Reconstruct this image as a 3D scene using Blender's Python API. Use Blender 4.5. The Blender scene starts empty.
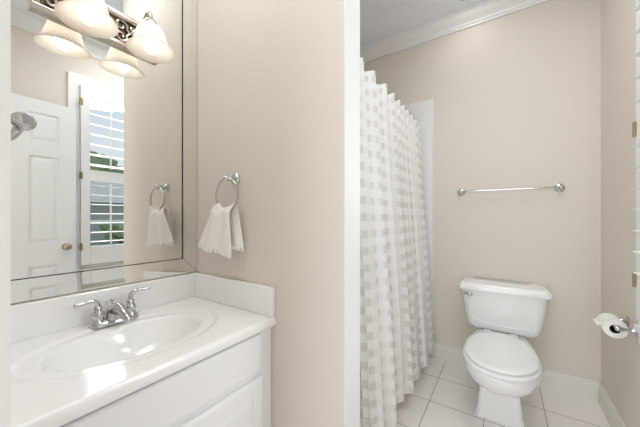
import bpy, bmesh, math, random
from math import sin, cos, pi, radians
from mathutils import Vector, Matrix
random.seed(7)
SC = bpy.context.scene
COL = SC.collection

# ------------------------------------------------------------------ camera
cam_d = bpy.data.cameras.new('camera')
cam = bpy.data.objects.new('camera', cam_d); COL.objects.link(cam)
cam.location = (0, 0, 1.2)
cam.rotation_euler = (pi/2, 0, 0.5885)
cam_d.sensor_fit = 'HORIZONTAL'; cam_d.sensor_width = 36
cam_d.lens = 36*276.2/640
cam_d.shift_y = 3.65/640
cam_d.clip_start = 0.01; cam_d.clip_end = 200
SC.camera = cam

# ------------------------------------------------------------------ world, lights, exposure
SC.view_settings.view_transform = 'Standard'
SC.view_settings.look = 'None'
SC.view_settings.gamma = 1
SC.view_settings.use_curve_mapping = False
SC.view_settings.exposure = 0.38
try:
    SC.cycles.max_bounces = 16; SC.cycles.diffuse_bounces = 8; SC.cycles.glossy_bounces = 8
    SC.cycles.transmission_bounces = 8; SC.cycles.transparent_max_bounces = 12
    SC.cycles.caustics_reflective = True
    SC.cycles.sample_clamp_indirect = 6
except Exception:
    pass
W_ = bpy.data.worlds.new('sky'); SC.world = W_; W_.use_nodes = True
nt = W_.node_tree; nt.nodes.clear()
wo = nt.nodes.new('ShaderNodeOutputWorld'); bg = nt.nodes.new('ShaderNodeBackground')
tc = nt.nodes.new('ShaderNodeTexCoord'); sx = nt.nodes.new('ShaderNodeSeparateXYZ'); cr = nt.nodes.new('ShaderNodeValToRGB')
nt.links.new(tc.outputs['Generated'], sx.inputs[0]); nt.links.new(sx.outputs['Z'], cr.inputs[0])
cr.color_ramp.elements[0].position = 0.0; cr.color_ramp.elements[0].color = (0.86, 0.90, 0.94, 1)
cr.color_ramp.elements[1].position = 0.45; cr.color_ramp.elements[1].color = (0.72, 0.82, 0.94, 1)
nt.links.new(cr.outputs[0], bg.inputs['Color']); bg.inputs['Strength'].default_value = 0.82
nt.links.new(bg.outputs[0], wo.inputs[0])

def area(name, loc, rot, sx_, sy_, power, col=(1, 1, 1)):
    d = bpy.data.lights.new(name, 'AREA'); d.shape = 'RECTANGLE'; d.size = sx_; d.size_y = sy_
    d.energy = power; d.color = col
    o = bpy.data.objects.new(name, d); COL.objects.link(o); o.location = loc; o.rotation_euler = rot
    return o
# added fill panels out of view in the hall and overhead, then the downlight
area('hall_fill', (0.1, -2.6, 1.5), (pi/2, 0, 0), 2.0, 2.3, 48, (0.92, 0.97, 1))  # added fill shining through the doorway from behind the camera, not a fixture
area('vanity_fill', (-0.80, 0.46, 2.79), (0, 0, 0), 0.6, 0.6, 5, (0.90, 0.96, 1))  # added overhead fill to brighten the counter, unseen
area('toilet_room_fill', (0.0, 1.25, 2.79), (0, 0, 0), 0.6, 0.6, 7.5, (0.94, 0.975, 1))  # unseen panel added to lift the floor and toilet
area('downlight_glow', (-0.21, 2.255, 2.806), (0, 0, 0), 0.11, 0.11, 0.5, (1, 0.97, 0.93))
# bright hazy daylight from the window side
sd = bpy.data.lights.new('hazy_sun', 'SUN'); sd.energy = 3.3; sd.angle = radians(34); sd.color = (0.97, 0.985, 1.0)
so = bpy.data.objects.new('hazy_sun', sd); COL.objects.link(so); so.rotation_euler = Vector((-1.0, -0.30, -0.70)).to_track_quat('-Z', 'Y').to_euler(); so.location = (4, 2, 4)

# ------------------------------------------------------------------ measures
P = 0.86; D = 2.504; M = 1.3674; WR = 0.522; T = 0.122; XF = -0.795; PE = -0.468
CEIL = 2.82; NB = 0.065; JX = -0.46; JR = 0.425

# ------------------------------------------------------------------ materials
def mat(name, col, rough=0.5, metal=0.0, spec=0.5, bump=0.0, bscale=200, coat=0.0, var=0.0, vscale=3):
    m = bpy.data.materials.new(name); m.use_nodes = True
    t = m.node_tree; b = t.nodes['Principled BSDF']
    b.inputs['Base Color'].default_value = (*col, 1); b.inputs['Roughness'].default_value = rough
    b.inputs['Metallic'].default_value = metal; b.inputs['Specular IOR Level'].default_value = spec
    b.inputs['Coat Weight'].default_value = coat; b.inputs['Coat Roughness'].default_value = 0.05
    co = t.nodes.new('ShaderNodeTexCoord')
    if bump:
        n = t.nodes.new('ShaderNodeTexNoise'); n.inputs['Scale'].default_value = bscale; n.inputs['Detail'].default_value = 3
        bp = t.nodes.new('ShaderNodeBump'); bp.inputs['Strength'].default_value = bump; bp.inputs['Distance'].default_value = 0.002
        t.links.new(co.outputs['Object'], n.inputs['Vector']); t.links.new(n.outputs['Fac'], bp.inputs['Height'])
        t.links.new(bp.outputs['Normal'], b.inputs['Normal'])
    if var:
        n = t.nodes.new('ShaderNodeTexNoise'); n.inputs['Scale'].default_value = vscale; n.inputs['Detail'].default_value = 4
        mx = t.nodes.new('ShaderNodeMix'); mx.data_type = 'RGBA'
        mx.inputs['A'].default_value = (*[c*(1-var) for c in col], 1); mx.inputs['B'].default_value = (*[min(1, c*(1+var)) for c in col], 1)
        t.links.new(co.outputs['Object'], n.inputs['Vector']); t.links.new(n.outputs['Fac'], mx.inputs['Factor'])
        t.links.new(mx.outputs['Result'], b.inputs['Base Color'])
    return m
def srgb(r, g, b):
    f = lambda c: (c/255/12.92 if c/255 <= 0.04045 else ((c/255+0.055)/1.055)**2.4)
    return (f(r), f(g), f(b))
WALL = mat('beige_wall_paint', srgb(223, 215, 206), 0.75, spec=0.25, bump=0.05, bscale=350)
CEILM = mat('ceiling_paint', srgb(237, 241, 247), 0.85, spec=0.2, bump=0.04)
TRIM = mat('white_trim_paint', srgb(238, 238, 238), 0.35, bump=0.02, bscale=60)
BASE = mat('baseboard_paint', srgb(226, 223, 216), 0.4, bump=0.02, bscale=60)
CAB = mat('white_cabinet_paint', srgb(242, 243, 245), 0.35, bump=0.02, bscale=60)
DOORM = mat('door_paint', srgb(230, 230, 230), 0.4, bump=0.02, bscale=60)
MARB = mat('cultured_marble', srgb(246, 246, 246), 0.12, coat=0.4, var=0.012, vscale=5)
PORC = mat('white_porcelain', srgb(242, 242, 242), 0.1, coat=0.5, var=0.004)
SEATM = mat('white_seat_plastic', srgb(243, 243, 243), 0.22, var=0.004)
CHROME = mat('chrome', (0.58, 0.58, 0.59), 0.08, 1.0, var=0.02)
NICKEL = mat('satin_nickel', srgb(196, 188, 176), 0.22, 1.0, var=0.06, vscale=40)
BRASS = mat('brass', srgb(170, 156, 128), 0.3, 1.0, var=0.05, vscale=30)
MIRR = mat('mirror_silver', (0.86, 0.865, 0.84), 0.0, 1.0)
DARK = mat('dark_mirror_edge', srgb(52, 46, 38), 0.5, var=0.1)
BLACK = mat('dark_cardboard', srgb(40, 34, 30), 0.8, var=0.1)
PAPER = mat('tissue_paper', srgb(245, 243, 240), 0.95, spec=0.1, bump=0.25, bscale=160)
TERRY = mat('white_terry_cloth', srgb(246, 244, 240), 0.95, spec=0.1, bump=0.5, bscale=420)
ACRYL = mat('white_acrylic', srgb(236, 236, 238), 0.2, var=0.004)
TUBM = mat('tub_enamel', srgb(226, 216, 210), 0.15, var=0.004)

# floor tile: square ceramic tiles with darker grout, laid at the joints seen in the photo
def floor_mat():
    m = bpy.data.materials.new('floor_tile'); m.use_nodes = True; t = m.node_tree; b = t.nodes['Principled BSDF']
    co = t.nodes.new('ShaderNodeTexCoord'); mp = t.nodes.new('ShaderNodeMapping')
    mp.inputs['Location'].default_value = (0.407+0.307*8, -1.90+0.307*12, 0)
    br = t.nodes.new('ShaderNodeTexBrick'); br.offset = 0; br.offset_frequency = 2
    br.inputs['Scale'].default_value = 1; br.inputs['Brick Width'].default_value = 0.307; br.inputs['Row Height'].default_value = 0.307
    br.inputs['Mortar Size'].default_value = 0.0028; br.inputs['Mortar Smooth'].default_value = 0.3
    br.inputs['Color1'].default_value = (*srgb(246, 243, 240), 1); br.inputs['Color2'].default_value = (*srgb(242, 238, 235), 1)
    br.inputs['Mortar'].default_value = (*srgb(168, 161, 154), 1)
    n = t.nodes.new('ShaderNodeTexNoise'); n.inputs['Scale'].default_value = 9; n.inputs['Detail'].default_value = 6
    mx = t.nodes.new('ShaderNodeMix'); mx.data_type = 'RGBA'; mx.blend_type = 'MULTIPLY'; mx.inputs['Factor'].default_value = 0.06
    bp = t.nodes.new('ShaderNodeBump'); bp.inputs['Strength'].default_value = 0.5; bp.inputs['Distance'].default_value = 0.002; bp.invert = True
    t.links.new(co.outputs['Object'], mp.inputs[0]); t.links.new(mp.outputs[0], br.inputs['Vector'])
    t.links.new(co.outputs['Object'], n.inputs['Vector'])
    t.links.new(br.outputs['Color'], mx.inputs['A']); t.links.new(n.outputs['Fac'], mx.inputs['B'])
    t.links.new(mx.outputs['Result'], b.inputs['Base Color'])
    t.links.new(br.outputs['Fac'], bp.inputs['Height']); t.links.new(bp.outputs['Normal'], b.inputs['Normal'])
    b.inputs['Roughness'].default_value = 0.35
    return m
FLOOR = floor_mat()

# woven curtain: opaque white bands with sheerer squares where the sheer bands cross (UV in metres of cloth)
def curtain_mat():
    m = bpy.data.materials.new('checked_curtain_cloth'); m.use_nodes = True; t = m.node_tree
    b = t.nodes['Principled BSDF']; out = t.nodes['Material Output']
    uv = t.nodes.new('ShaderNodeUVMap'); sp = t.nodes.new('ShaderNodeSeparateXYZ'); t.links.new(uv.outputs[0], sp.inputs[0])
    def band(sock):
        a = t.nodes.new('ShaderNodeMath'); a.operation = 'DIVIDE'; a.inputs[1].default_value = 0.083; t.links.new(sock, a.inputs[0])
        f = t.nodes.new('ShaderNodeMath'); f.operation = 'FRACT'; t.links.new(a.outputs[0], f.inputs[0])
        g = t.nodes.new('ShaderNodeMath'); g.operation = 'LESS_THAN'; g.inputs[1].default_value = 0.46; t.links.new(f.outputs[0], g.inputs[0])
        return g.outputs[0]
    x = band(sp.outputs[0]); y = band(sp.outputs[1])
    ad = t.nodes.new('ShaderNodeMath'); ad.operation = 'ADD'; t.links.new(x, ad.inputs[0]); t.links.new(y, ad.inputs[1])
    dv = t.nodes.new('ShaderNodeMath'); dv.operation = 'MULTIPLY'; dv.inputs[1].default_value = 0.5; t.links.new(ad.outputs[0], dv.inputs[0])
    cr = t.nodes.new('ShaderNodeValToRGB'); cr.color_ramp.interpolation = 'CONSTANT'
    e = cr.color_ramp.elements
    e[0].position = 0; e[0].color = (*srgb(250, 249, 248), 1)
    e[1].position = 0.4; e[1].color = (*srgb(246, 245, 243), 1)
    k = e.new(0.9); k.color = (*srgb(229, 227, 224), 1)
    t.links.new(dv.outputs[0], cr.inputs[0]); t.links.new(cr.outputs[0], b.inputs['Base Color'])
    b.inputs['Roughness'].default_value = 0.9; b.inputs['Specular IOR Level'].default_value = 0.1
    tr = t.nodes.new('ShaderNodeBsdfTranslucent'); t.links.new(cr.outputs[0], tr.inputs[0])
    ms = t.nodes.new('ShaderNodeMixShader'); ms.inputs[0].default_value = 0.2
    t.links.new(b.outputs[0], ms.inputs[1]); t.links.new(tr.outputs[0], ms.inputs[2]); t.links.new(ms.outputs[0], out.inputs[0])
    return m
CURT = curtain_mat()

def shade_mat():
    m = bpy.data.materials.new('alabaster_glass'); m.use_nodes = True; t = m.node_tree
    b = t.nodes['Principled BSDF']; out = t.nodes['Material Output']
    co = t.nodes.new('ShaderNodeTexCoord'); n = t.nodes.new('ShaderNodeTexNoise'); n.inputs['Scale'].default_value = 9; n.inputs['Detail'].default_value = 5
    cr = t.nodes.new('ShaderNodeValToRGB')
    cr.color_ramp.elements[0].position = 0.3; cr.color_ramp.elements[0].color = (*srgb(246, 240, 231), 1)
    cr.color_ramp.elements[1].position = 0.7; cr.color_ramp.elements[1].color = (*srgb(253, 250, 245), 1)
    t.links.new(co.outputs['Object'], n.inputs['Vector']); t.links.new(n.outputs['Fac'], cr.inputs[0]); t.links.new(cr.outputs[0], b.inputs['Base Color'])
    b.inputs['Roughness'].default_value = 0.25
    tr = t.nodes.new('ShaderNodeBsdfTranslucent'); t.links.new(cr.outputs[0], tr.inputs[0])
    ms = t.nodes.new('ShaderNodeMixShader'); ms.inputs[0].default_value = 0.68
    t.links.new(b.outputs[0], ms.inputs[1]); t.links.new(tr.outputs[0], ms.inputs[2]); t.links.new(ms.outputs[0], out.inputs[0])
    return m
SHADE = shade_mat()
def emit(name, col, s):
    m = bpy.data.materials.new(name); m.use_nodes = True; t = m.node_tree
    e = t.nodes.new('ShaderNodeEmission'); e.inputs[0].default_value = (*col, 1); e.inputs[1].default_value = s
    t.links.new(e.outputs[0], t.nodes['Material Output'].inputs[0]); return m
BULB = emit('lit_bulb', (1, 0.965, 0.925), 4.2)
LENS = emit('lit_downlight', (1, 0.97, 0.92), 2.0)
def glass_mat():
    m = bpy.data.materials.new('window_glass'); m.use_nodes = True; t = m.node_tree
    g = t.nodes.new('ShaderNodeBsdfGlossy'); g.inputs['Roughness'].default_value = 0.0
    tr = t.nodes.new('ShaderNodeBsdfTransparent'); tr.inputs[0].default_value = (0.96, 0.98, 0.98, 1)
    f = t.nodes.new('ShaderNodeFresnel'); f.inputs[0].default_value = 1.25
    ms = t.nodes.new('ShaderNodeMixShader'); t.links.new(f.outputs[0], ms.inputs[0]); t.links.new(tr.outputs[0], ms.inputs[1]); t.links.new(g.outputs[0], ms.inputs[2])
    t.links.new(ms.outputs[0], t.nodes['Material Output'].inputs[0]); return m
GLASS = glass_mat()

# ------------------------------------------------------------------ mesh helpers
def link(name, bm, m, parent=None, smooth=False, loc=None, bevel=0, angle=40):
    me = bpy.data.meshes.new(name); bmesh.ops.recalc_face_normals(bm, faces=bm.faces[:]); bm.to_mesh(me); bm.free()
    o = bpy.data.objects.new(name, me); COL.objects.link(o)
    me.materials.append(m)
    if parent: o.parent = parent
    if loc: o.location = loc
    if smooth:
        for p in me.polygons: p.use_smooth = True
        try: me.set_sharp_from_angle(angle=radians(angle))
        except Exception: pass
    if bevel:
        md = o.modifiers.new('bevel', 'BEVEL'); md.width = bevel; md.segments = 2; md.limit_method = 'ANGLE'; md.angle_limit = radians(50)
    return o
def box(bm, x0, x1, y0, y1, z0, z1):
    v = [bm.verts.new(p) for p in ((x0,y0,z0),(x1,y0,z0),(x1,y1,z0),(x0,y1,z0),(x0,y0,z1),(x1,y0,z1),(x1,y1,z1),(x0,y1,z1))]
    for f in ((0,3,2,1),(4,5,6,7),(0,1,5,4),(1,2,6,5),(2,3,7,6),(3,0,4,7)): bm.faces.new([v[i] for i in f])
def loft(bm, secs, cap0=True, cap1=True, closed=True):
    rings = [[bm.verts.new(p) for p in s] for s in secs]; n = len(rings[0])
    for a, b in zip(rings, rings[1:]):
        for i in range(n if closed else n-1):
            j = (i+1) % n; bm.faces.new((a[i], a[j], b[j], b[i]))
    if cap0: bm.faces.new(list(reversed(rings[0])))
    if cap1: bm.faces.new(rings[-1])
    return rings
def lathe(bm, prof, origin=(0,0,0), axis='Z', n=32, cap0=True, cap1=True):
    ox, oy, oz = origin; secs = []
    for r, h in prof:
        r = max(r, 1e-4); s = []
        for i in range(n):
            a = 2*pi*i/n; c, d = r*cos(a), r*sin(a)
            if axis == 'Z': s.append((ox+c, oy+d, oz+h))
            elif axis == 'Y': s.append((ox+c, oy+h, oz+d))
            else: s.append((ox+h, oy+c, oz+d))
        secs.append(s)
    loft(bm, secs, cap0, cap1)
def catmull(pts, k=6):
    pts = [Vector(p) for p in pts]; out = []
    q = [pts[0]*2-pts[1]] + pts + [pts[-1]*2-pts[-2]]
    for i in range(1, len(q)-2):
        a, b, c, d = q[i-1], q[i], q[i+1], q[i+2]
        for j in range(k):
            t = j/k; out.append(0.5*((2*b)+(c-a)*t+(2*a-5*b+4*c-d)*t*t+(3*b-a-3*c+d)*t**3))
    out.append(pts[-1]); return out
def tube(bm, pts, r, n=10, k=6, closed=False, flat=1.0):
    """round tube along a smooth path; r a number or a list of radii at the given points"""
    P_ = [Vector(p) for p in pts] if k == 0 else catmull(pts, k)
    m = len(P_)
    if isinstance(r, (int, float)): R = [r]*m
    else:
        R = []
        for i in range(m):
            t = i/(m-1)*(len(r)-1); j = min(int(t), len(r)-2); R.append(r[j]+(r[j+1]-r[j])*(t-j))
    tan = []
    for i in range(m):
        if closed: d = P_[(i+1) % m]-P_[i-1]
        else: d = P_[min(i+1, m-1)]-P_[max(i-1, 0)]
        tan.append(d.normalized())
    up = Vector((0,0,1)) if abs(tan[0].z) < 0.9 else Vector((1,0,0))
    nrm = (up-tan[0]*up.dot(tan[0])).normalized(); secs = []
    for i in range(m):
        nrm = (nrm-tan[i]*nrm.dot(tan[i])).normalized(); bi = tan[i].cross(nrm)
        secs.append([tuple(P_[i]+(nrm*cos(2*pi*j/n)*flat+bi*sin(2*pi*j/n))*R[i]) for j in range(n)])
    if closed: loft(bm, secs+[secs[0]], False, False); bmesh.ops.remove_doubles(bm, verts=bm.verts[:], dist=1e-6)
    else: loft(bm, secs)
def rrect(cx, cy, hx, hy, r, z, n=6):
    """rounded rectangle ring at height z"""
    pts = []
    for qx, qy, a0 in ((1,1,0),(-1,1,pi/2),(-1,-1,pi),(1,-1,3*pi/2)):
        for i in range(n+1):
            a = a0+pi/2*i/n; pts.append((cx+qx*(hx-r)+r*cos(a), cy+qy*(hy-r)+r*sin(a), z))
    return pts
def sphere(bm, c, r, sx=1, sy=1, sz=1, u=20, v=12):
    g = bmesh.ops.create_uvsphere(bm, u_segments=u, v_segments=v, radius=r)
    for w in g['verts']: w.co = Vector((c[0]+w.co.x*sx, c[1]+w.co.y*sy, c[2]+w.co.z*sz))
def B(): return bmesh.new()
def thing(name, label, cat, loc=(0,0,0), group=None):
    o = bpy.data.objects.new(name, None); COL.objects.link(o); o.location = loc; o.empty_display_size = 0.05
    return tag(o, label, cat, group)
def tag(o, label, cat, group=None):
    o['label'] = label; o['category'] = cat
    if group: o['group'] = group
    return o
def part(name, bm, m, root, **k):
    """mesh built in world space, parented to a thing whose origin is root.location"""
    bmesh.ops.translate(bm, verts=bm.verts[:], vec=-root_loc(root))
    return link(name, bm, m, root, **k)
def root_loc(o):
    v = Vector((0,0,0))
    while o: v += o.location; o = o.parent
    return v
def struct(name, bm, m, label, cat, **k):
    o = link(name, bm, m, **k); o['kind'] = 'structure'; o['label'] = label; o['category'] = cat
    return o
def copy_tree(o, parent=None):
    c = o.copy(); COL.objects.link(c); c.parent = parent
    for ch in o.children: copy_tree(ch, c)
    return c

# ================================================================== SETTING
HY = -3.0                                           # the hall behind the camera
bm = B(); box(bm, -M-0.12, WR+0.12, HY, D+0.12, -0.08, 0)
struct('floor', bm, FLOOR, 'pale grey square ceramic floor tiles', 'floor')
bm = B(); box(bm, -M-0.12, WR+0.12, HY, D+0.12, CEIL, CEIL+0.08)
struct('ceiling', bm, CEILM, 'flat white ceiling above the toilet', 'ceiling')
bm = B(); box(bm, -M-0.12, -M, HY, D, 0, CEIL)
struct('wall_left', bm, WALL, 'beige wall behind mirror and vanity', 'wall')
bm = B(); box(bm, -M-0.12, WR+0.12, D, D+0.12, 0, CEIL)
struct('wall_back', bm, WALL, 'beige wall behind the toilet', 'wall')
bm = B(); box(bm, -M, PE-0.0033, P+0.0005, P+T-0.0005, 0, CEIL)
struct('wall_partition', bm, WALL, 'beige partition wall carrying the towel ring', 'wall')
WY0, WY1, WZ0, WZ1 = 0.90, 1.73, 0.78, 2.40
bm = B()
box(bm, WR, WR+0.12, HY, WY0, 0, CEIL); box(bm, WR, WR+0.12, WY1, D, 0, CEIL)
box(bm, WR, WR+0.12, WY0, WY1, 0, WZ0); box(bm, WR, WR+0.12, WY0, WY1, WZ1, CEIL)
struct('wall_right', bm, WALL, 'beige wall with the window and paper holder', 'wall')
bm = B()
box(bm, -M, JX-0.02, -0.06, NB, 0, CEIL); box(bm, JR+0.02, WR, -0.06, NB, 0, CEIL)
box(bm, JX-0.02, JR+0.02, -0.06, NB, 2.19, CEIL)
struct('wall_near', bm, WALL, 'beige wall with the doorway the view is taken from', 'wall')
# cased end of the partition, doorway jambs
bm = B(); box(bm, PE-0.003, PE, P, P+T, 0, CEIL)
struct('trim_1', bm, TRIM, 'white painted end of the partition wall', 'trim')
bm = B(); box(bm, JX-0.02, JX, -0.075, NB, 0, 2.19); box(bm, JX, JX+0.012, -0.075, -0.02, 0, 2.17)
struct('trim_2', bm, TRIM, 'white doorway jamb at the left edge of the view', 'trim')
bm = B(); box(bm, JR, JR+0.02, -0.075, NB, 0, 2.19); box(bm, JX, JR, -0.075, NB, 2.17, 2.19)
struct('trim_3', bm, TRIM, 'white jamb and head of the doorway beside the open door', 'trim')
# crown moulding: profile (depth from wall, drop from ceiling)
CP = [(0,0),(0.095,0),(0.095,-0.012),(0.086,-0.018),(0.082,-0.03),(0.066,-0.046),(0.044,-0.062),(0.030,-0.072),(0.024,-0.086),(0.016,-0.090),(0.014,-0.103),(0,-0.103)]
bm = B(); loft(bm, [[(x, D-d, CEIL+h) for d, h in CP] for x in (-M, WR)])
struct('trim_4', bm, TRIM, 'white crown moulding above the toilet wall', 'crown moulding')
bm = B(); loft(bm, [[(WR-d, y, CEIL+h) for d, h in CP] for y in (NB, D)])
struct('trim_5', bm, TRIM, 'white crown moulding along the window wall', 'crown moulding')
BP = [(0,0),(0.016,0),(0.016,0.098),(0.012,0.106),(0.012,0.116),(0.006,0.126),(0,0.126)]
bm = B(); loft(bm, [[(x, D-d, h) for d, h in BP] for x in (-0.57, WR)])
struct('baseboard_back', bm, BASE, 'white baseboard behind the toilet', 'baseboard')
bm = B(); loft(bm, [[(WR-d, y, h) for d, h in BP] for y in (NB, D)])
struct('baseboard_right', bm, BASE, 'white baseboard below the paper holder', 'baseboard')
bm = B(); loft(bm, [[(x, P-d, h) for d, h in BP] for x in (XF+0.02, PE)])
struct('baseboard_partition', bm, BASE, 'white baseboard at the foot of the partition wall', 'baseboard')

# window
bm = B()
box(bm, 0.50, WR, 0.80, 0.878, 0.718, 2.413); box(bm, 0.50, WR, 1.752, 1.83, 0.718, 2.413)
box(bm, 0.50, WR, 0.80, 1.83, 2.413, 2.50); box(bm, 0.502, WR, 0.80, 1.83, 0.63, 0.69)
w = struct('window_1', bm, TRIM, 'white cased window beside the open door', 'window')
bm = B(); box(bm, 0.486, WR+0.03, 0.79, 1.83, 0.69, 0.718); link('window_stool', bm, TRIM, w, bevel=0.004)
bm = B()
for y0, y1, z0, z1 in ((WY0,WY1,WZ0,WZ0+0.05),(WY0,WY1,WZ1-0.05,WZ1),(WY0,WY0+0.045,WZ0,WZ1),(WY1-0.045,WY1,WZ0,WZ1),(WY0,WY1,1.56,1.60)):
    box(bm, WR+0.06, WR+0.10, y0, y1, z0, z1)
link('sash', bm, TRIM, w)
bm = B(); box(bm, WR+0.078, WR+0.082, WY0+0.04, WY1-0.04, WZ0+0.04, WZ1-0.04); link('window_pane', bm, GLASS, w)

# open six-panel door, folded back beside the right wall
dy0, dy1, dx0, dx1, dzt = 0.094, 0.834, 0.430, 0.464, 2.157
bm = B(); box(bm, dx0+0.008, dx1-0.008, dy0, dy1, 0.012, dzt)
cols = [(0.207, 0.386), (0.542, 0.721)]; rows = [(0.25, 0.80), (0.99, 1.70), (1.82, 2.05)]
for xa, xb in ((dx0, dx0+0.008), (dx1-0.008, dx1)):
    for y0, y1 in ((dy0, cols[0][0]), (cols[0][1], cols[1][0]), (cols[1][1], dy1)): box(bm, xa, xb, y0, y1, 0.012, dzt)
    for c0, c1 in cols:
        for z0, z1 in ((0.012, rows[0][0]), (rows[0][1], rows[1][0]), (rows[1][1], rows[2][0]), (rows[2][1], dzt)): box(bm, xa, xb, c0, c1, z0, z1)
for c0, c1 in cols:
    for z0, z1 in rows:
        for xo, xi in ((dx0+0.008, dx0+0.003), (dx1-0.008, dx1-0.003)):
            g = 0.014; h = 0.034
            loft(bm, [[(xo,c0+g,z0+g),(xo,c1-g,z0+g),(xo,c1-g,z1-g),(xo,c0+g,z1-g)],[(xi,c0+h,z0+h),(xi,c1-h,z0+h),(xi,c1-h,z1-h),(xi,c0+h,z1-h)]], False, True)
dr = struct('door_1', bm, DOORM, 'white six panel door standing open, seen in the mirror', 'door')
bm = B(); ky, kz = 0.768, 0.945
lathe(bm, [(0.030,0),(0.030,-0.004),(0.024,-0.009),(0.011,-0.011),(0.010,-0.030)], (dx0,ky,kz), 'X')
sphere(bm, (dx0-0.046, ky, kz), 0.027, 0.8, 1, 1)
k_ = link('door_knob', bm, BRASS, dr, smooth=True); k_['label'] = 'brass door knob'
for z in (0.25, 1.08, 1.92):
    bm = B(); lathe(bm, [(0.006,-0.045),(0.006,0.045)], (dx0-0.004, dy0-0.002, z), n=12); box(bm, dx0-0.001, dx0+0.02, dy0-0.006, dy0, z-0.044, z+0.044); link('hinge', bm, BRASS, dr)

# ================================================================== PLANTATION SHUTTERS
def shutter(y0, y1, hinge_y, label):
    xc = 0.486; r = thing('plantation_shutter', label, 'window shutter', (xc, (y0+y1)/2, 0.762), 'louvred shutters on the window')
    st = 0.068; x0, x1 = xc-0.014, xc+0.014; z0, z1 = 0.762, 2.413
    bm = B(); box(bm, x0, x1, y0, y0+st, z0, z1); part('stile', bm, TRIM, r, bevel=0.003)
    bm = B(); box(bm, x0, x1, y1-st, y1, z0, z1); part('stile', bm, TRIM, r, bevel=0.003)
    for a, b in ((z0, 0.925), (1.535, 1.64), (2.305, z1)):
        bm = B(); box(bm, x0, x1, y0+st, y1-st, a, b); part('rail', bm, TRIM, r, bevel=0.003)
    def sec(y, zc, tilt):
        pts = []
        for i in range(14):
            a = 2*pi*i/14; u, v = 0.043*cos(a), 0.0055*sin(a)
            pts.append((xc+u*cos(tilt)-v*sin(tilt), y, zc+u*sin(tilt)+v*cos(tilt)))
        return pts
    for a, b in ((0.925, 1.535), (1.64, 2.305)):
        n = 7; p = (b-a)/n; tl = radians(-1 if a < 1 else 22)
        for i in range(n):
            zc = a+p*(i+0.5); bm = B(); loft(bm, [sec(y0+st+0.002, zc, tl), sec(y1-st-0.002, zc, tl)]); part('louver', bm, TRIM, r, smooth=True)
        bm = B(); box(bm, xc-0.054, xc-0.045, (y0+y1)/2-0.006, (y0+y1)/2+0.006, a+0.02, b-0.02); part('tilt_rod', bm, TRIM, r)
    for z in (0.93, 1.58, 2.25):
        bm = B(); lathe(bm, [(0.006,-0.032),(0.006,0.032)], (x0-0.004, hinge_y, z), n=10); box(bm, x0-0.002, x0, hinge_y-0.014, hinge_y+0.014, z-0.03, z+0.03)
        h = part('hinge', bm, BRASS, r); h['label'] = 'brass hinge'
shutter(0.880, 1.313, 0.880, 'white louvred shutter panel hinged on the side nearest the open door')
shutter(1.317, 1.750, 1.750, 'white louvred shutter panel hinged on the side nearest the paper holder')

# ================================================================== OUTSIDE THE WINDOW
GRASS = mat('lawn_grass', srgb(110, 128, 80), 0.9, var=0.25, vscale=8)
LEAF = mat('tree_leaves', srgb(128, 144, 104), 0.8, var=0.4, vscale=3)
SIDING = mat('grey_siding', srgb(176, 180, 184), 0.8, var=0.03)
ROOF = mat('roof_shingles', srgb(150, 152, 154), 0.9, var=0.12, vscale=6)
RAILM = mat('white_railing_paint', srgb(240, 240, 240), 0.5)
BARK = mat('bark', srgb(90, 76, 62), 0.9, var=0.2, vscale=10)
DARKW = mat('dark_window', srgb(70, 76, 84), 0.2, var=0.05)
bm = B(); box(bm, WR+0.3, 60, -30, 40, -0.6, -0.45); struct('ground', bm, GRASS, 'lawn outside the window', 'lawn')
h = thing('neighbour_house', 'grey neighbouring house seen through the shutters in the mirror', 'house', (11, 4, -0.45))
bm = B(); box(bm, 9.5, 15, -1.5, 10, -0.45, 1.75); part('wall', bm, SIDING, h)
bm = B(); loft(bm, [[(9.1,y,1.72),(12.2,y,2.75),(15.4,y,1.72)] for y in (-1.8, 10.3)]); part('roof', bm, ROOF, h)
for y in (2.4, 5.6):
    bm = B(); box(bm, 9.46, 9.5, y, y+1.0, 0.0, 1.3); part('window', bm, DARKW, h)
r_ = thing('porch_railing', 'white wooden railing outside the window', 'railing', (7.6, 4, -0.45))
for z in (0.25, 1.02):
    bm = B(); box(bm, 7.57, 7.63, 0.5, 7.5, z, z+0.09); part('rail', bm, RAILM, r_)
for i in range(4):
    bm = B(); y = 0.6+i*2.25; box(bm, 7.54, 7.66, y, y+0.12, -0.45, 1.15); part('post', bm, RAILM, r_)
def blobtree(name, label, cat, x, y, zb, h, rad, n, trunk=True):
    t = thing(name, label, cat, (x, y, zb))
    bm = B(); rnd = random.Random(int(x*100+y*10))
    for i in range(n):
        a = rnd.uniform(0, 2*pi); q = rad*math.sqrt(rnd.random()); zz = zb+h*(0.55+0.4*rnd.random()*(1-0.5*q/rad)) if trunk else zb+h*rnd.uniform(0.2, 0.8)
        c = Vector((x+q*cos(a), y+q*sin(a), zz)); s = rad*rnd.uniform(0.18, 0.34)
        g = bmesh.ops.create_icosphere(bm, subdivisions=2, radius=s)
        for v in g['verts']: v.co = c+v.co*(1+rnd.uniform(-0.28, 0.28))
    part('foliage', bm, LEAF, t)
    if trunk:
        bm = B(); lathe(bm, [(0.16,0),(0.12,h*0.3),(0.07,h*0.7)], (x,y,zb), n=10); part('trunk', bm, BARK, t)
blobtree('leafy_tree', 'round leafy tree rising behind the neighbouring house roof', 'tree', 19, 6.2, -0.45, 6.0, 2.0, 60)
blobtree('leafy_tree', 'lower leafy tree standing beside the taller one', 'tree', 19.5, 11.2, -0.45, 5.2, 1.7, 50)
blobtree('garden_shrub', 'green garden shrub growing behind the white railing', 'shrub', 8.4, 4.1, -0.45, 1.7, 0.45, 40, False)

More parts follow.
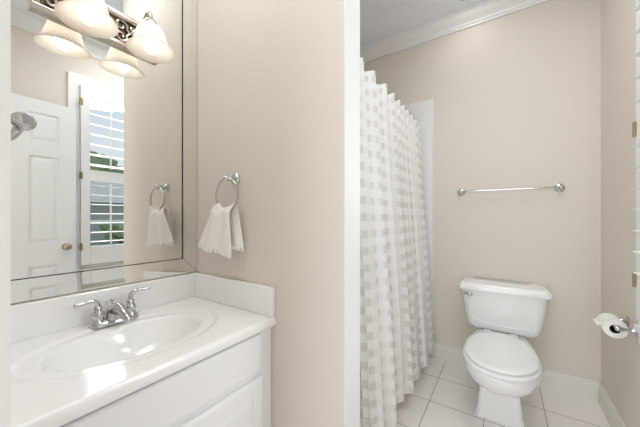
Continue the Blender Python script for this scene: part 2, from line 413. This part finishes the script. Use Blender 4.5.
# ================================================================== VANITY
CT = 0.784; CB = CT-0.034
SYC, SXC = 0.45, -1.083
vt = thing('basin_countertop', 'white moulded vanity countertop with integral oval basin', 'countertop', (-1.08, 0.46, CB))
bm = B(); x0, x1, y0, y1 = -M+0.0005, XF, NB+0.002, P-0.0005
nx, ny = 116, 156
def sm(t): t = max(0, min(1, t)); return t*t*(3-2*t)
def height(x, y):
    ro = math.hypot((x-SXC)/0.204, (y-SYC)/0.306); ri = math.hypot((x-SXC+0.002)/0.152, (y-SYC+0.004)/0.232)
    z = CT - 0.006*sm((1.0-ro)/0.06)
    z -= 0.004*sm((1.06-ri)/0.08)
    if ri < 1.0: z -= 0.125*(1-ri**2.6)**0.85
    e = x1-x
    if e < 0.012: z -= 0.012-math.sqrt(max(0, 0.012**2-(0.012-e)**2))
    return z
vs = []
for i in range(nx+1):
    t = i/nx; x = x0+(x1-x0)*(t if t < 0.97 else 0.97+(t-0.97))
    vs.append([bm.verts.new((x, y0+(y1-y0)*j/ny, height(x, y0+(y1-y0)*j/ny))) for j in range(ny+1)])
for i in range(nx):
    for j in range(ny): bm.faces.new((vs[i][j], vs[i+1][j], vs[i+1][j+1], vs[i][j+1]))
fr = [bm.verts.new((x1, y0+(y1-y0)*j/ny, CB)) for j in range(ny+1)]
for j in range(ny): bm.faces.new((vs[nx][j], fr[j], fr[j+1], vs[nx][j+1]))
in_ = [bm.verts.new((x1-0.06, y0+(y1-y0)*j/ny, CB)) for j in range(ny+1)]
for j in range(ny): bm.faces.new((fr[j], in_[j], in_[j+1], fr[j+1]))
part('countertop', bm, MARB, vt, smooth=True, angle=60)
bm = B(); box(bm, -M+0.0005, -M+0.020, y0, y1, CT-0.001, 0.9075); part('backsplash', bm, MARB, vt, bevel=0.005)
bm = B(); box(bm, -M+0.020, XF-0.002, P-0.021, P-0.0005, CT-0.001, 0.9075); part('side_splash', bm, MARB, vt, bevel=0.005)
bm = B(); zb = height(SXC, SYC); lathe(bm, [(0.024,-0.002),(0.024,0.003),(0.018,0.004),(0.016,0.002),(0.004,0.002)], (SXC,SYC,zb), n=28)
d_ = part('drain', bm, CHROME, vt, smooth=True); d_['label'] = 'chrome drain'

vc = thing('vanity_cabinet', 'white painted vanity cabinet under the basin countertop', 'cabinet', (-1.08, 0.46, 0))
FX = XF-0.024; cy0, cy1 = NB+0.003, P-0.003
bm = B()
box(bm, -M+0.001, FX-0.02, cy0, cy0+0.018, 0.0, CB-0.002); box(bm, -M+0.001, FX-0.02, cy1-0.018, cy1, 0.0, CB-0.002)
box(bm, -M+0.001, FX-0.02, cy0+0.018, cy1-0.018, 0.10, 0.118); box(bm, FX-0.09, FX-0.075, cy0+0.018, cy1-0.018, 0, 0.10)
part('carcass', bm, CAB, vc)
bm = B()
box(bm, FX-0.02, FX, cy0, cy0+0.05, 0.0, CB-0.002); box(bm, FX-0.02, FX, cy1-0.06, cy1, 0.0, CB-0.002)
box(bm, FX-0.02, FX, cy0+0.05, cy1-0.06, 0.725, CB-0.002); box(bm, FX-0.02, FX, cy0+0.05, cy1-0.06, 0.555, 0.60); box(bm, FX-0.02, FX, cy0+0.05, cy1-0.06, 0.10, 0.135)
part('face_frame', bm, CAB, vc)
bm = B(); box(bm, FX, FX+0.006, cy0, cy1, 0.741, CB-0.002); part('top_moulding', bm, CAB, vc, bevel=0.002)
def panel_front(y0, y1, z0, z1, name, raised):
    bm = B(); xa, xb = FX+0.0005, FX+0.018
    g = 0.004
    if not raised:
        loft(bm, [[(x,y0+i,z0+i),(x,y1-i,z0+i),(x,y1-i,z1-i),(x,y0+i,z1-i)] for x, i in ((xa,0),(xb-0.007,0),(xb-0.002,0.004),(xb,0.012))])
    else:
        s = 0.055
        prof = ((xa,0),(xb-0.007,0),(xb-0.002,0.004),(xb,0.010),(xb,s),(xb-0.006,s+0.004),(xb-0.006,s+0.010),(xb-0.001,s+0.030))
        loft(bm, [[(x,y0+i,z0+i),(x,y1-i,z0+i),(x,y1-i,z1-i),(x,y0+i,z1-i)] for x, i in prof])
    return part(name, bm, CAB, vc)
panel_front(cy0+0.042, 0.787, 0.590, 0.736, 'drawer_front', False)
panel_front(cy0+0.030, 0.448, 0.115, 0.566, 'door', True)
panel_front(0.454, 0.797, 0.115, 0.566, 'door', True)

# faucet
FY, FXc = 0.462, -1.292
fa = thing('faucet', 'chrome two handle faucet behind the oval basin', 'faucet', (FXc, FY, CT))
zf = CT-0.0005
bm = B(); loft(bm, [rrect(FXc, FY, hx, hy, r, zf+h) for hx, hy, r, h in ((0.031,0.083,0.029,0),(0.031,0.083,0.029,0.006),(0.027,0.079,0.026,0.014),(0.020,0.070,0.019,0.020))])
part('base', bm, CHROME, fa, smooth=True)
for s in (-1, 1):
    hy = FY+s*0.055
    bm = B(); lathe(bm, [(0.027,0.006),(0.0265,0.014),(0.020,0.022),(0.0175,0.030),(0.0205,0.038),(0.0215,0.046),(0.018,0.054),(0.0135,0.058),(0.0125,0.062),(0.015,0.066),(0.013,0.073),(0.006,0.078)], (FXc,hy,zf), n=28)
    hd = part('handle', bm, CHROME, fa, smooth=True)
    bm = B(); up = 0.010 if s > 0 else 0.0
    tube(bm, [(FXc,hy,zf+0.068),(FXc+0.003,hy+s*0.002,zf+0.086+up),(FXc+0.005,hy+s*0.014,zf+0.099+up),(FXc+0.006,hy+s*0.030,zf+0.100+up),(FXc+0.008,hy+s*0.048,zf+0.098+up*1.2),(FXc+0.009,hy+s*0.064,zf+0.096+up*1.5)], [0.010,0.0085,0.007,0.006,0.0065,0.0062], n=12)
    sphere(bm, (FXc+0.0095, hy+s*0.068, zf+0.0955+up*1.5), 0.0078)
    l = link('lever', bm, CHROME, hd, smooth=True); 
    for v in l.data.vertices: v.co -= root_loc(hd)
bm = B(); tube(bm, [(FXc-0.004,FY,zf+0.012),(FXc+0.000,FY,zf+0.040),(FXc+0.020,FY,zf+0.056),(FXc+0.055,FY,zf+0.056),(FXc+0.090,FY,zf+0.047),(FXc+0.112,FY,zf+0.036),(FXc+0.118,FY,zf+0.026)], [0.033,0.030,0.024,0.019,0.016,0.0135,0.012], n=18)
part('spout', bm, CHROME, fa, smooth=True)
bm = B(); lathe(bm, [(0.003,0.014),(0.003,0.075),(0.006,0.078),(0.007,0.084),(0.004,0.089)], (FXc-0.026,FY,zf), n=12); part('drain_lift_rod', bm, CHROME, fa, smooth=True)

# ================================================================== MIRROR
mi = thing('wall_mirror', 'large wall mirror with angled mirror borders above the basin countertop', 'mirror', (-M, 0.46, 0.9155))
my0, my1, mz0, mz1, mw = NB+0.004, P-0.002, 0.914, 2.40, 0.074
bm = B(); box(bm, -M+0.0005, -M+0.002, my0, my1, mz0, mz1); part('backing', bm, DARK, mi)
bm = B(); box(bm, -M+0.002, -M+0.006, my0+mw+0.004, my1-mw-0.008, mz0+mw+0.004, mz1-mw-0.003); part('pane', bm, MIRR, mi)
g = 0.0012
def strip(a, b, c, d):      # outer corner, outer corner, inner corner, inner corner in (y, z); outer edge stands a little proud
    bm = B(); xo, xi, xb_ = -M+0.0095, -M+0.006, -M+0.002
    loft(bm, [[(xb_,*a),(xb_,*b),(xb_,*c),(xb_,*d)], [(xo,*a),(xo,*b),(xi,*c),(xi,*d)]]); part('frame_strip', bm, MIRR, mi)
strip((my0+g,mz0),(my1-g,mz0),(my1-mw-g,mz0+mw),(my0+mw+g,mz0+mw))
strip((my0+g,mz1),(my1-g,mz1),(my1-mw-g,mz1-mw),(my0+mw+g,mz1-mw))
strip((my1,mz0+g),(my1,mz1-g),(my1-mw,mz1-mw-g),(my1-mw,mz0+mw+g))
strip((my0,mz0+g),(my0,mz1-g),(my0+mw,mz1-mw-g),(my0+mw,mz0+mw+g))

# ================================================================== VANITY LIGHT
LY0, LY1, LZ0, LZ1 = 0.235, 0.657, 1.918, 2.062; LX = -M+0.0065
vl = thing('vanity_light', 'two shade nickel vanity light with scrollwork plate on the mirror', 'wall light', (LX, (LY0+LY1)/2, (LZ0+LZ1)/2))
bm = B()
for z0, z1 in ((LZ0, LZ0+0.026), (LZ1-0.026, LZ1)):
    loft(bm, [[(LX,y,z0),(LX+0.018,y,z0),(LX+0.026,y,z0+0.006),(LX+0.026,y,z1-0.006),(LX+0.018,y,z1),(LX,y,z1)] for y in (LY0, LY1)])
for y in (LY0, LY1-0.022): box(bm, LX, LX+0.024, y, y+0.022, LZ0+0.024, LZ1-0.024)
part('back_plate', bm, NICKEL, vl, bevel=0.003)
bm = B(); box(bm, LX, LX+0.005, LY0+0.02, LY1-0.02, LZ0+0.02, LZ1-0.02); part('inset_panel', bm, mat('aged_nickel', srgb(120, 106, 88), 0.4, 0.9, var=0.3, vscale=30), vl)
zc = (LZ0+LZ1)/2; k = 0
y = LY0+0.05
while y < LY1-0.035:
    for s in (-1, 1):
        bm = B(); pts = []
        for i in range(15):
            a = i/14*3.6*pi/1.6+(0 if k % 2 else pi); q = 0.024*(1-0.75*i/14); pts.append((LX+0.013, y+q*cos(a), zc+s*(0.021)+s*q*sin(a)))
        tube(bm, pts, [0.0058, 0.0045], n=7, k=2); part('scroll', bm, NICKEL, vl, smooth=True)
    k += 1; y += 0.044
SY = (0.357, 0.567); SXl = -1.232; SZ = 1.99        # shade axis and collar height
TILT = Matrix.Rotation(radians(-4), 3, 'Y')
def tl_(bm, y):
    for v in bm.verts: v.co = TILT @ (v.co-Vector((SXl, y, SZ+0.03))) + Vector((SXl, y, SZ+0.03))
for y in SY:
    bm = B(); lathe(bm, [(0.030,0),(0.030,0.006),(0.022,0.012),(0.012,0.016)], (LX+0.024,y,zc), 'X', 24); r_b = part('rosette', bm, NICKEL, vl, smooth=True)
    bm = B(); tube(bm, [(LX+0.030,y,zc),(LX+0.055,y,zc+0.010),(LX+0.080,y,zc+0.045),(SXl-0.016,y,zc+0.068),(SXl-0.002,y,zc+0.055),(SXl,y,SZ+0.030)], 0.0095, n=12)
    part('arm', bm, NICKEL, vl, smooth=True)
    bm = B(); lathe(bm, [(0.010,0.036),(0.020,0.030),(0.029,0.016),(0.031,0.002),(0.029,0.0)], (SXl,y,SZ), n=28); tl_(bm, y); part('shade_holder', bm, NICKEL, vl, smooth=True)
    bm = B(); po = [(0.030,0.006),(0.040,0.001),(0.049,-0.013),(0.055,-0.032),(0.060,-0.052),(0.067,-0.073),(0.079,-0.089),(0.087,-0.096)]
    pi_ = [(r-0.0035, h-0.001) for r, h in reversed(po)]
    lathe(bm, po+[(0.0870,-0.099)]+pi_, (SXl,y,SZ), n=48, cap0=False, cap1=False); tl_(bm, y); sh = part('lamp_shade', bm, SHADE, vl, smooth=True, angle=70); sh['label'] = 'frosted cream glass bell shade'
    bm = B(); lathe(bm, [(0.013,-0.004),(0.014,-0.030),(0.022,-0.046),(0.0285,-0.064),(0.029,-0.077),(0.025,-0.092),(0.016,-0.102),(0.004,-0.106)], (SXl,y,SZ), n=28); tl_(bm, y); bl = part('bulb', bm, BULB, vl, smooth=True); bl['label'] = 'lit white bulb'

# ================================================================== TOWEL RING + TOWEL
RX, RZ = -1.048, 1.376; RY = P-0.052; RR = 0.076; RC = RZ-RR
tr = thing('towel_ring', 'chrome towel ring mounted on the partition wall', 'towel ring', (RX, P, RZ))
bm = B(); lathe(bm, [(0.029,0),(0.029,-0.005),(0.024,-0.009),(0.022,-0.013),(0.012,-0.017),(0.009,-0.024),(0.009,-0.036)], (RX,P,RZ), 'Y', 32); part('rosette', bm, CHROME, tr, smooth=True)
bm = B(); sphere(bm, (RX, RY, RZ), 0.0135, 1, 1.2, 1); part('finial', bm, CHROME, tr, smooth=True)
bm = B(); tube(bm, [(RX+RR*sin(a), RY, RC+RR*cos(a)) for a in [2*pi*i/48 for i in range(48)]], 0.0052, n=10, k=0, closed=True); part('ring', bm, CHROME, tr, smooth=True)

def towel():
    t = thing('hand_towel', 'white fringed hand towel hanging through the chrome ring', 'towel', (RX-0.035, RY, 1.03))
    zt = RC-RR+0.006
    ztop = 1.292
    def sheet(yoff, zbot, shift, wid, ph, name):
        bm = B(); nu, nv = 40, 34; rows_ = []
        for j in range(nv+1):
            v = j/nv; row = []
            for i in range(nu+1):
                u = i/nu*2-1
                hw = 0.064+(wid-0.064)*sm(v*0.72+0.08)
                x = RX-0.019+shift*v+u*hw
                # gathered on the ring: the lower arc of the ring carries the cloth
                arc = RC-math.sqrt(max(1e-6, RR*RR-min(abs(x-RX) if v < 0.01 else 0.0, RR*0.96)**2))
                xt = RX+u*0.060; ztop_ = RC-RR*0.5-0.5*math.sqrt(RR*RR-(xt-RX)**2)+0.019
                z = ztop_*(1-v)+(zbot-0.014*u)*v if v > 0 else ztop_
                fold = sin(u*5.2+ph)*(0.007*(1-v)+0.009*v)+0.003*sin(u*9+2*ph)*v
                row.append(bm.verts.new((x, RY+yoff*(min(1, v*5+0.25))+fold*min(1, v*4), z)))
            rows_.append(row)
        for a, b in zip(rows_, rows_[1:]):
            for i in range(nu): bm.faces.new((a[i], a[i+1], b[i+1], b[i]))
        bot = [v.co.copy() for v in rows_[-1]]
        o = part(name, bm, TERRY, t, smooth=True, angle=80)
        md = o.modifiers.new('thick', 'SOLIDIFY'); md.thickness = 0.005; md.offset = 0
        # fringe tassels along the hem
        bm = B(); n = 15
        for q in range(n):
            f = (q+0.5)/n*nu; i = int(f); p = bot[i].lerp(bot[min(i+1, nu)], f-i); rj = random.uniform(-1, 1)*0.003
            tube(bm, [p+Vector((0,0,0.004)), p+Vector((rj*0.5,0,-0.006)), p+Vector((rj,0.001,-0.010)), p+Vector((rj*1.5,0,-0.014))], [0.004,0.0065,0.0068,0.005], n=6, k=2)
        fr = link('fringe', bm, TERRY, o, smooth=True)
        for v in fr.data.vertices: v.co -= root_loc(o)
    sheet(-0.016, 1.048, -0.052, 0.138, 0.4, 'front_layer')
    sheet(0.020, 1.075, 0.000, 0.105, 2.0, 'back_layer')
    # fold over the ring bar
    bm = B(); secs = []
    for i in range(25):
        u = i/24*2-1; xt = RX+u*0.060; zc_ = RC-math.sqrt(RR*RR-(xt-RX)**2)
        secs.append([(xt-0.008*0, RY+0.013*cos(a)*1.0, zc_+0.0005+0.013*sin(a)) for a in [pi*j/8 for j in range(9)]]+[(xt, RY+0.008*cos(a), zc_+0.0005+0.008*sin(a)) for a in [pi*(8-j)/8 for j in range(9)]])
    loft(bm, secs); part('top_fold', bm, TERRY, t, smooth=True)
towel()

# outlet behind the towel (seen in the mirror)
ol = thing('wall_outlet', 'white electrical outlet plate behind the hanging towel', 'outlet', (-1.092, P, 1.136))
bm = B(); loft(bm, [[(-1.092+sx_*(0.036-i), yy, 1.136+sz_*(0.059-i)) for sx_, sz_ in ((-1,-1),(1,-1),(1,1),(-1,1))] for yy, i in ((P,0),(P-0.003,0),(P-0.006,0.004))]); part('plate', bm, TRIM, ol)
for dz in (-0.02, 0.02):
    bm = B(); loft(bm, [rrect(0, 0, 0.016, 0.014, 0.008, 0), rrect(0, 0, 0.015, 0.013, 0.008, 0.002)])
    for v in bm.verts: v.co = Vector((-1.092+v.co.x, P-0.006-v.co.z, 1.136+dz+v.co.y))
    part('socket', bm, CAB, ol)

# robe hook on the near wall by the doorway
rh = thing('robe_hook', 'chrome robe hook with round knob at the upper left edge', 'hook', (-0.572, NB, 1.31))
bm = B(); lathe(bm, [(0.018,0),(0.018,0.004),(0.013,0.008)], (-0.575,NB,1.308), 'Y', 24); part('rosette', bm, CHROME, rh, smooth=True)
bm = B(); tube(bm, [(-0.575,NB+0.004,1.308),(-0.573,NB+0.014,1.311),(-0.575,NB+0.020,1.318),(-0.577,NB+0.0255,1.331)], [0.0055,0.005,0.005,0.0055], n=12); part('arm', bm, CHROME, rh, smooth=True)
bm = B(); lathe(bm, [(0.004,-0.012),(0.012,-0.009),(0.0158,-0.002),(0.0162,0.003),(0.0148,0.007),(0.0125,0.0085),(0.0118,0.0078),(0.002,0.0085)], (0,0,0), n=32)
Rm = Vector((0.80, -0.10, 0.42)).normalized().to_track_quat('Z', 'Y').to_matrix().to_4x4()
for v in bm.verts: v.co = Rm @ (v.co*0.84) + Vector((-0.570, NB+0.0275, 1.336))
part('knob', bm, CHROME, rh, smooth=True)

# ================================================================== TUB, SURROUND, CURTAIN
tb = thing('bathtub', 'bathtub behind the checked shower curtain', 'bathtub', (-0.96, (P+T+D)/2, 0))
AX = -0.565; ty0, ty1 = P+T+0.003, D-0.016; cx_, cy_ = (-M+AX)/2, (ty0+ty1)/2; hx_, hy_ = (AX+M)/2-0.004, (ty1-ty0)/2-0.004
bm = B()
loft(bm, [rrect(cx_, cy_, hx_-0.006, hy_, 0.01, 0.001), rrect(cx_, cy_, hx_-0.006, hy_, 0.01, 0.33), rrect(cx_, cy_, hx_, hy_, 0.012, 0.345), rrect(cx_, cy_, hx_, hy_, 0.012, 0.375), rrect(cx_, cy_, hx_-0.012, hy_-0.012, 0.02, 0.38),
          rrect(cx_, cy_, hx_-0.06, hy_-0.07, 0.10, 0.378), rrect(cx_, cy_, hx_-0.08, hy_-0.10, 0.11, 0.30), rrect(cx_, cy_, hx_-0.12, hy_-0.16, 0.12, 0.06), rrect(cx_, cy_, hx_-0.17, hy_-0.24, 0.12, 0.04)])
part('tub_body', bm, TUBM, tb, smooth=True)
bm = B(); box(bm, -M+0.001, -0.508, D-0.013, D-0.0005, 0.382, 2.21); box(bm, -0.556, -0.508, D-0.013, D-0.0005, 0.127, 0.382)
tag(link('tub_surround_panel', bm, ACRYL, bevel=0.004), 'smooth white tub surround panel on the back wall', 'wall panel')

RODX, RODZ = -0.632, 1.972
rd = thing('shower_rod', 'white shower curtain rod spanning above the bathtub', 'curtain rod', (RODX, (P+T+D)/2, RODZ))
bm = B(); lathe(bm, [(0.0115,P+T+0.002),(0.0115,D-0.015)], (RODX,0,RODZ), 'Y', 18); part('rod', bm, TRIM, rd, smooth=True)
for y, s in ((P+T+0.0005, 1), (D-0.0135, -1)):
    bm = B(); lathe(bm, [(0.03,0),(0.03,s*0.006),(0.018,s*0.016),(0.0135,s*0.02)], (RODX,y,RODZ), 'Y', 24); part('flange', bm, TRIM, rd, smooth=True)

CY0, CY1 = P+T+0.03, 2.425; NF = 11
def cfold(s):           # fold phase along the rod, gathers a little closer at the far end
    return 2*pi*NF*(s+0.03*sin(2*pi*s*1.5))
bm = B(); uvl = bm.loops.layers.uv.new('UVMap'); NU, NV = 330, 60; ctop, cbot = 1.990, 0.10
grid = []; US = []; acc = 0; prev = None
for i in range(NU+1):
    s = i/NU; ph = cfold(s); col_ = []
    for j in range(NV+1):
        v = j/NV; a = 0.015+0.019*sm(v*1.3)
        a2 = 0.011*v*sin(ph*0.37+1.0)
        z = ctop-(ctop-cbot)*v - 0.024*(0.5-0.5*sin(ph))*max(0, 1-v/0.08)
        yy = CY0+(CY1-CY0)*s + 0.018*sin(ph*2+0.6)*v + 0.045*v*(s-0.15) 
        x = -0.598+a*sin(ph)+a2+0.098*v**1.1
        if yy > D-0.018: yy = D-0.018
        z += (0.024*v**3)*sin(ph*0.5+0.4)+0.035*v**4*(1-s)
        col_.append((x, yy, z))
    ref = Vector(col_[int(NV*0.6)])
    if prev is not None: acc += (ref-prev).length
    prev = ref; US.append(acc); grid.append(col_)
V = [[bm.verts.new(p) for p in c] for c in grid]
for i in range(NU):
    for j in range(NV):
        f = bm.faces.new((V[i][j], V[i+1][j], V[i+1][j+1], V[i][j+1]))
        for lp, (a, b) in zip(f.loops, ((i,j),(i+1,j),(i+1,j+1),(i,j+1))): lp[uvl].uv = (US[a], (1-b/NV)*(ctop-cbot))
cu = link('shower_curtain', bm, CURT, smooth=True, angle=180)
tag(cu, 'white checked fabric shower curtain hanging outside the bathtub', 'curtain')

# chrome hooks, one at each gather
hooks = []
first = None
for q in range(NF):
    # crest of each fold nearest the room
    best = min(range(NU+1), key=lambda i: abs(cfold(i/NU)-(2*pi*q+pi*0.5)))
    y = CY0+(CY1-CY0)*best/NU
    if first is None:
        first = thing('curtain_hook', 'chrome hook linking the checked curtain to its rod', 'curtain hook', (RODX, y, RODZ), 'curtain hooks along the rod')
        bm = B(); tube(bm, [(RODX+0.052,y,RODZ+0.004),(RODX+0.050,y,RODZ+0.018),(RODX+0.026,y,RODZ+0.026),(RODX,y,RODZ+0.0185),(RODX-0.017,y,RODZ+0.008),(RODX-0.016,y,RODZ-0.012)], 0.0022, n=7, k=4)
        part('wire', bm, CHROME, first, smooth=True)
        bm = B(); sphere(bm, (RODX+0.053, y, RODZ+0.002), 0.006, u=12, v=8); part('bead', bm, CHROME, first, smooth=True)
    else:
        c = copy_tree(first); c.location.y = y

# ================================================================== TOILET
TX = -0.022
to = thing('toilet', 'white two piece toilet with elongated bowl against the back wall', 'toilet', (TX, 2.1, 0))
def egg(hw, yf, yb, ym, z, n=40, p=2.15, cx=TX):
    """egg ring: half width hw, front yf, back yb, widest at ym"""
    out = []
    for i in range(n):
        a = 2*pi*i/n; c, s = cos(a), sin(a)
        x = hw*math.copysign(abs(c)**(2/p), c); L = (yb-ym) if s > 0 else (ym-yf)
        pw = 2/2.6 if s > 0 else 2/p
        out.append((cx+x, ym+L*math.copysign(abs(s)**pw, s), z))
    return out
bm = B()
def ped(hw, yf, yb, r, z): return rrect(TX-0.003, (yf+yb)/2, hw, (yb-yf)/2, r, z)
loft(bm, [ped(0.124,1.915,2.40,0.028,0.0), ped(0.122,1.915,2.40,0.028,0.012), ped(0.112,1.905,2.385,0.026,0.06), ped(0.103,1.893,2.37,0.026,0.14), ped(0.097,1.880,2.36,0.026,0.215), ped(0.097,1.868,2.36,0.026,0.26)])
loft(bm, [egg(0.100,1.865,2.34,2.03,0.215), egg(0.132,1.790,2.36,2.00,0.236), egg(0.160,1.728,2.37,1.97,0.265), egg(0.178,1.690,2.40,1.95,0.30), egg(0.187,1.668,2.44,1.93,0.34), egg(0.189,1.662,2.47,1.93,0.365), egg(0.187,1.664,2.47,1.93,0.377), egg(0.178,1.674,2.46,1.93,0.3815)])
part('bowl', bm, PORC, to, smooth=True, angle=60)
bm = B()
loft(bm, [egg(0.182,1.666,2.225,1.92,0.3825), egg(0.190,1.656,2.230,1.92,0.387), egg(0.190,1.656,2.230,1.92,0.394), egg(0.184,1.663,2.225,1.92,0.398)])
part('seat', bm, SEATM, to, smooth=True, angle=60)
bm = B()
loft(bm, [egg(0.160,1.700,2.225,1.92,0.3975), egg(0.164,1.694,2.230,1.92,0.4035), egg(0.176,1.679,2.238,1.92,0.4045), egg(0.181,1.674,2.239,1.92,0.409), egg(0.181,1.674,2.239,1.92,0.414), egg(0.177,1.679,2.236,1.92,0.4185), egg(0.150,1.71,2.20,1.92,0.4215), egg(0.06,1.83,2.05,1.92,0.423)])
part('seat_cover', bm, SEATM, to, smooth=True, angle=60)
for s in (-1, 1):
    bm = B(); lathe(bm, [(0.011,-0.022),(0.011,0.022)], (TX+s*0.075, 2.247, 0.405), 'X', 16); box(bm, TX+s*0.075-0.018, TX+s*0.075+0.018, 2.238, 2.262, 0.383, 0.405); part('seat_hinge', bm, SEATM, to, bevel=0.003)
TYF, TYB = 2.288, 2.488
TK = TX+0.008
def tring(hw, yf, z, r): return rrect(TK, (yf+TYB)/2, hw, (TYB-yf)/2, r, z)
bm = B()
loft(bm, [tring(0.170,2.345,0.384,0.04), tring(0.196,2.325,0.392,0.045), tring(0.212,2.315,0.41,0.045), tring(0.224,2.309,0.45,0.045), tring(0.235,2.303,0.52,0.045), tring(0.246,2.297,0.60,0.045), tring(0.252,2.293,0.668,0.045)])
# the bead that frames the tank front
U = []
for i in range(33):
    a = pi+pi*i/32; U.append((cos(a), sin(a)))
def yfront(z): return 2.315-(z-0.41)*0.085
pts = [(TK-0.208, yfront(0.655), 0.655)]+[(TK+0.200*math.copysign(abs(c)**0.62, c), yfront(0.55+0.115*math.copysign(abs(s)**0.62, s)), 0.55+0.115*math.copysign(abs(s)**0.62, s)) for c, s in U]+[(TK+0.208, yfront(0.655), 0.655)]
tube(bm, pts, 0.0042, n=8, k=2)
part('tank', bm, PORC, to, smooth=True, angle=60)
bm = B()
def lring(hw, yf, z, r): return rrect(TK, (yf+2.494)/2, hw, (2.494-yf)/2, r, z)
loft(bm, [lring(0.262,2.284,0.669,0.035), lring(0.272,2.275,0.672,0.036), lring(0.273,2.274,0.688,0.036), lring(0.270,2.277,0.700,0.036), lring(0.258,2.289,0.717,0.036), lring(0.250,2.297,0.7215,0.034), lring(0.240,2.307,0.722,0.03), lring(0.228,2.319,0.723,0.03), lring(0.215,2.332,0.7275,0.05), lring(0.190,2.352,0.731,0.05)])
part('tank_lid', bm, PORC, to, smooth=True, angle=60)
bm = B(); ly = 2.290; lz = 0.640
lathe(bm, [(0.013,0.008),(0.013,-0.004),(0.010,-0.008),(0.006,-0.010),(0.006,-0.018)], (TX-0.185,ly,lz), 'Y', 20)
tube(bm, [(TX-0.228,ly-0.016,lz+0.006),(TX-0.205,ly-0.018,lz+0.004),(TX-0.185,ly-0.018,lz),(TX-0.172,ly-0.017,lz-0.004)], [0.007,0.0075,0.010,0.007], n=10)
l = part('flush_lever', bm, CHROME, to, smooth=True); l['label'] = 'chrome flush lever'

# ================================================================== TOWEL BAR
BY = D-0.062; BZ = 1.402; BX0, BX1 = -0.291, 0.318
tb2 = thing('towel_bar', 'long chrome towel bar on the wall above the toilet', 'towel bar', ((BX0+BX1)/2, D, BZ))
bm = B(); lathe(bm, [(0.0058,BX0),(0.0058,BX1)], (0,BY,BZ), 'X', 16); part('bar', bm, CHROME, tb2, smooth=True)
for x in (BX0, BX1):
    bm = B(); lathe(bm, [(0.029,0),(0.029,-0.005),(0.024,-0.009),(0.022,-0.013),(0.012,-0.017),(0.009,-0.026),(0.009,-0.050),(0.013,-0.054),(0.0145,-0.062),(0.012,-0.070),(0.005,-0.075)], (x,D,BZ), 'Y', 28); part('post', bm, CHROME, tb2, smooth=True)

# ================================================================== TOILET PAPER
HZ = 0.668; HX = WR-0.074; HY0, HY1 = 1.885, 2.045
hp = thing('paper_holder', 'chrome two post toilet paper holder on the window wall', 'toilet paper holder', (WR, (HY0+HY1)/2, HZ))
for y, s in ((HY0, 1), (HY1, -1)):
    bm = B(); lathe(bm, [(0.029,0),(0.029,-0.005),(0.024,-0.009),(0.021,-0.013),(0.011,-0.018),(0.008,-0.028),(0.0075,-0.050),(0.010,-0.058),(0.0125,-0.068),(0.0125,-0.076),(0.008,-0.083)], (WR,y,HZ), 'X', 28); part('post', bm, CHROME, hp, smooth=True)
bm = B(); lathe(bm, [(0.006,HY0),(0.010,HY0+0.012),(0.010,HY1-0.012),(0.006,HY1)], (HX,0,HZ), 'Y', 18); part('roller', bm, CHROME, hp, smooth=True)
RL = thing('toilet_paper_roll', 'white toilet paper roll on the chrome two post holder', 'toilet paper', (HX, (HY0+HY1)/2, HZ))
pz = HZ-0.0105; ya, yb = 1.908, 2.018
bm = B(); lathe(bm, [(0.021,ya),(0.043,ya),(0.0455,ya+0.003),(0.0455,yb-0.003),(0.043,yb),(0.021,yb),(0.021,ya)], (HX,0,pz), 'Y', 40, False, False)
part('paper', bm, PAPER, RL, smooth=True)
bm = B(); lathe(bm, [(0.0208,ya+0.001),(0.0208,yb-0.001),(0.0196,yb-0.001),(0.0196,ya+0.001),(0.0208,ya+0.001)], (HX,0,pz), 'Y', 32, False, False); c_ = part('cardboard_core', bm, BLACK, RL, smooth=True)
bm = B(); pts = []
for i in range(9):
    a = radians(150+ i*4); pts.append((HX+0.0532*cos(a), pz+0.0532*sin(a)))
pts = [(HX+0.0465*cos(radians(a)), pz+0.0465*sin(radians(a))) for a in range(60, 171, 10)]+[(HX-0.056, pz+0.008),(HX-0.062, pz+0.004)]
for s in (0,):
    A = [[bm.verts.new((x, yy, z)) for x, z in pts] for yy in (ya+0.001, yb-0.001)]
    for i in range(len(pts)-1): bm.faces.new((A[0][i], A[0][i+1], A[1][i+1], A[1][i]))
fl = part('loose_sheet', bm, PAPER, RL, smooth=True)

# ================================================================== DOWNLIGHT
dl = thing('ceiling_downlight', 'small recessed ceiling downlight above the toilet', 'ceiling light', (-0.21, 2.255, CEIL))
bm = B(); lathe(bm, [(0.072,0),(0.074,-0.004),(0.066,-0.010),(0.058,-0.010),(0.056,-0.003)], (-0.21,2.255,CEIL), n=40, cap1=False); part('trim_ring', bm, NICKEL, dl, smooth=True)
bm = B(); lathe(bm, [(0.056,-0.004),(0.052,-0.008),(0.002,-0.009)], (-0.21,2.255,CEIL), n=32, cap0=False); part('lens', bm, LENS, dl, smooth=True)
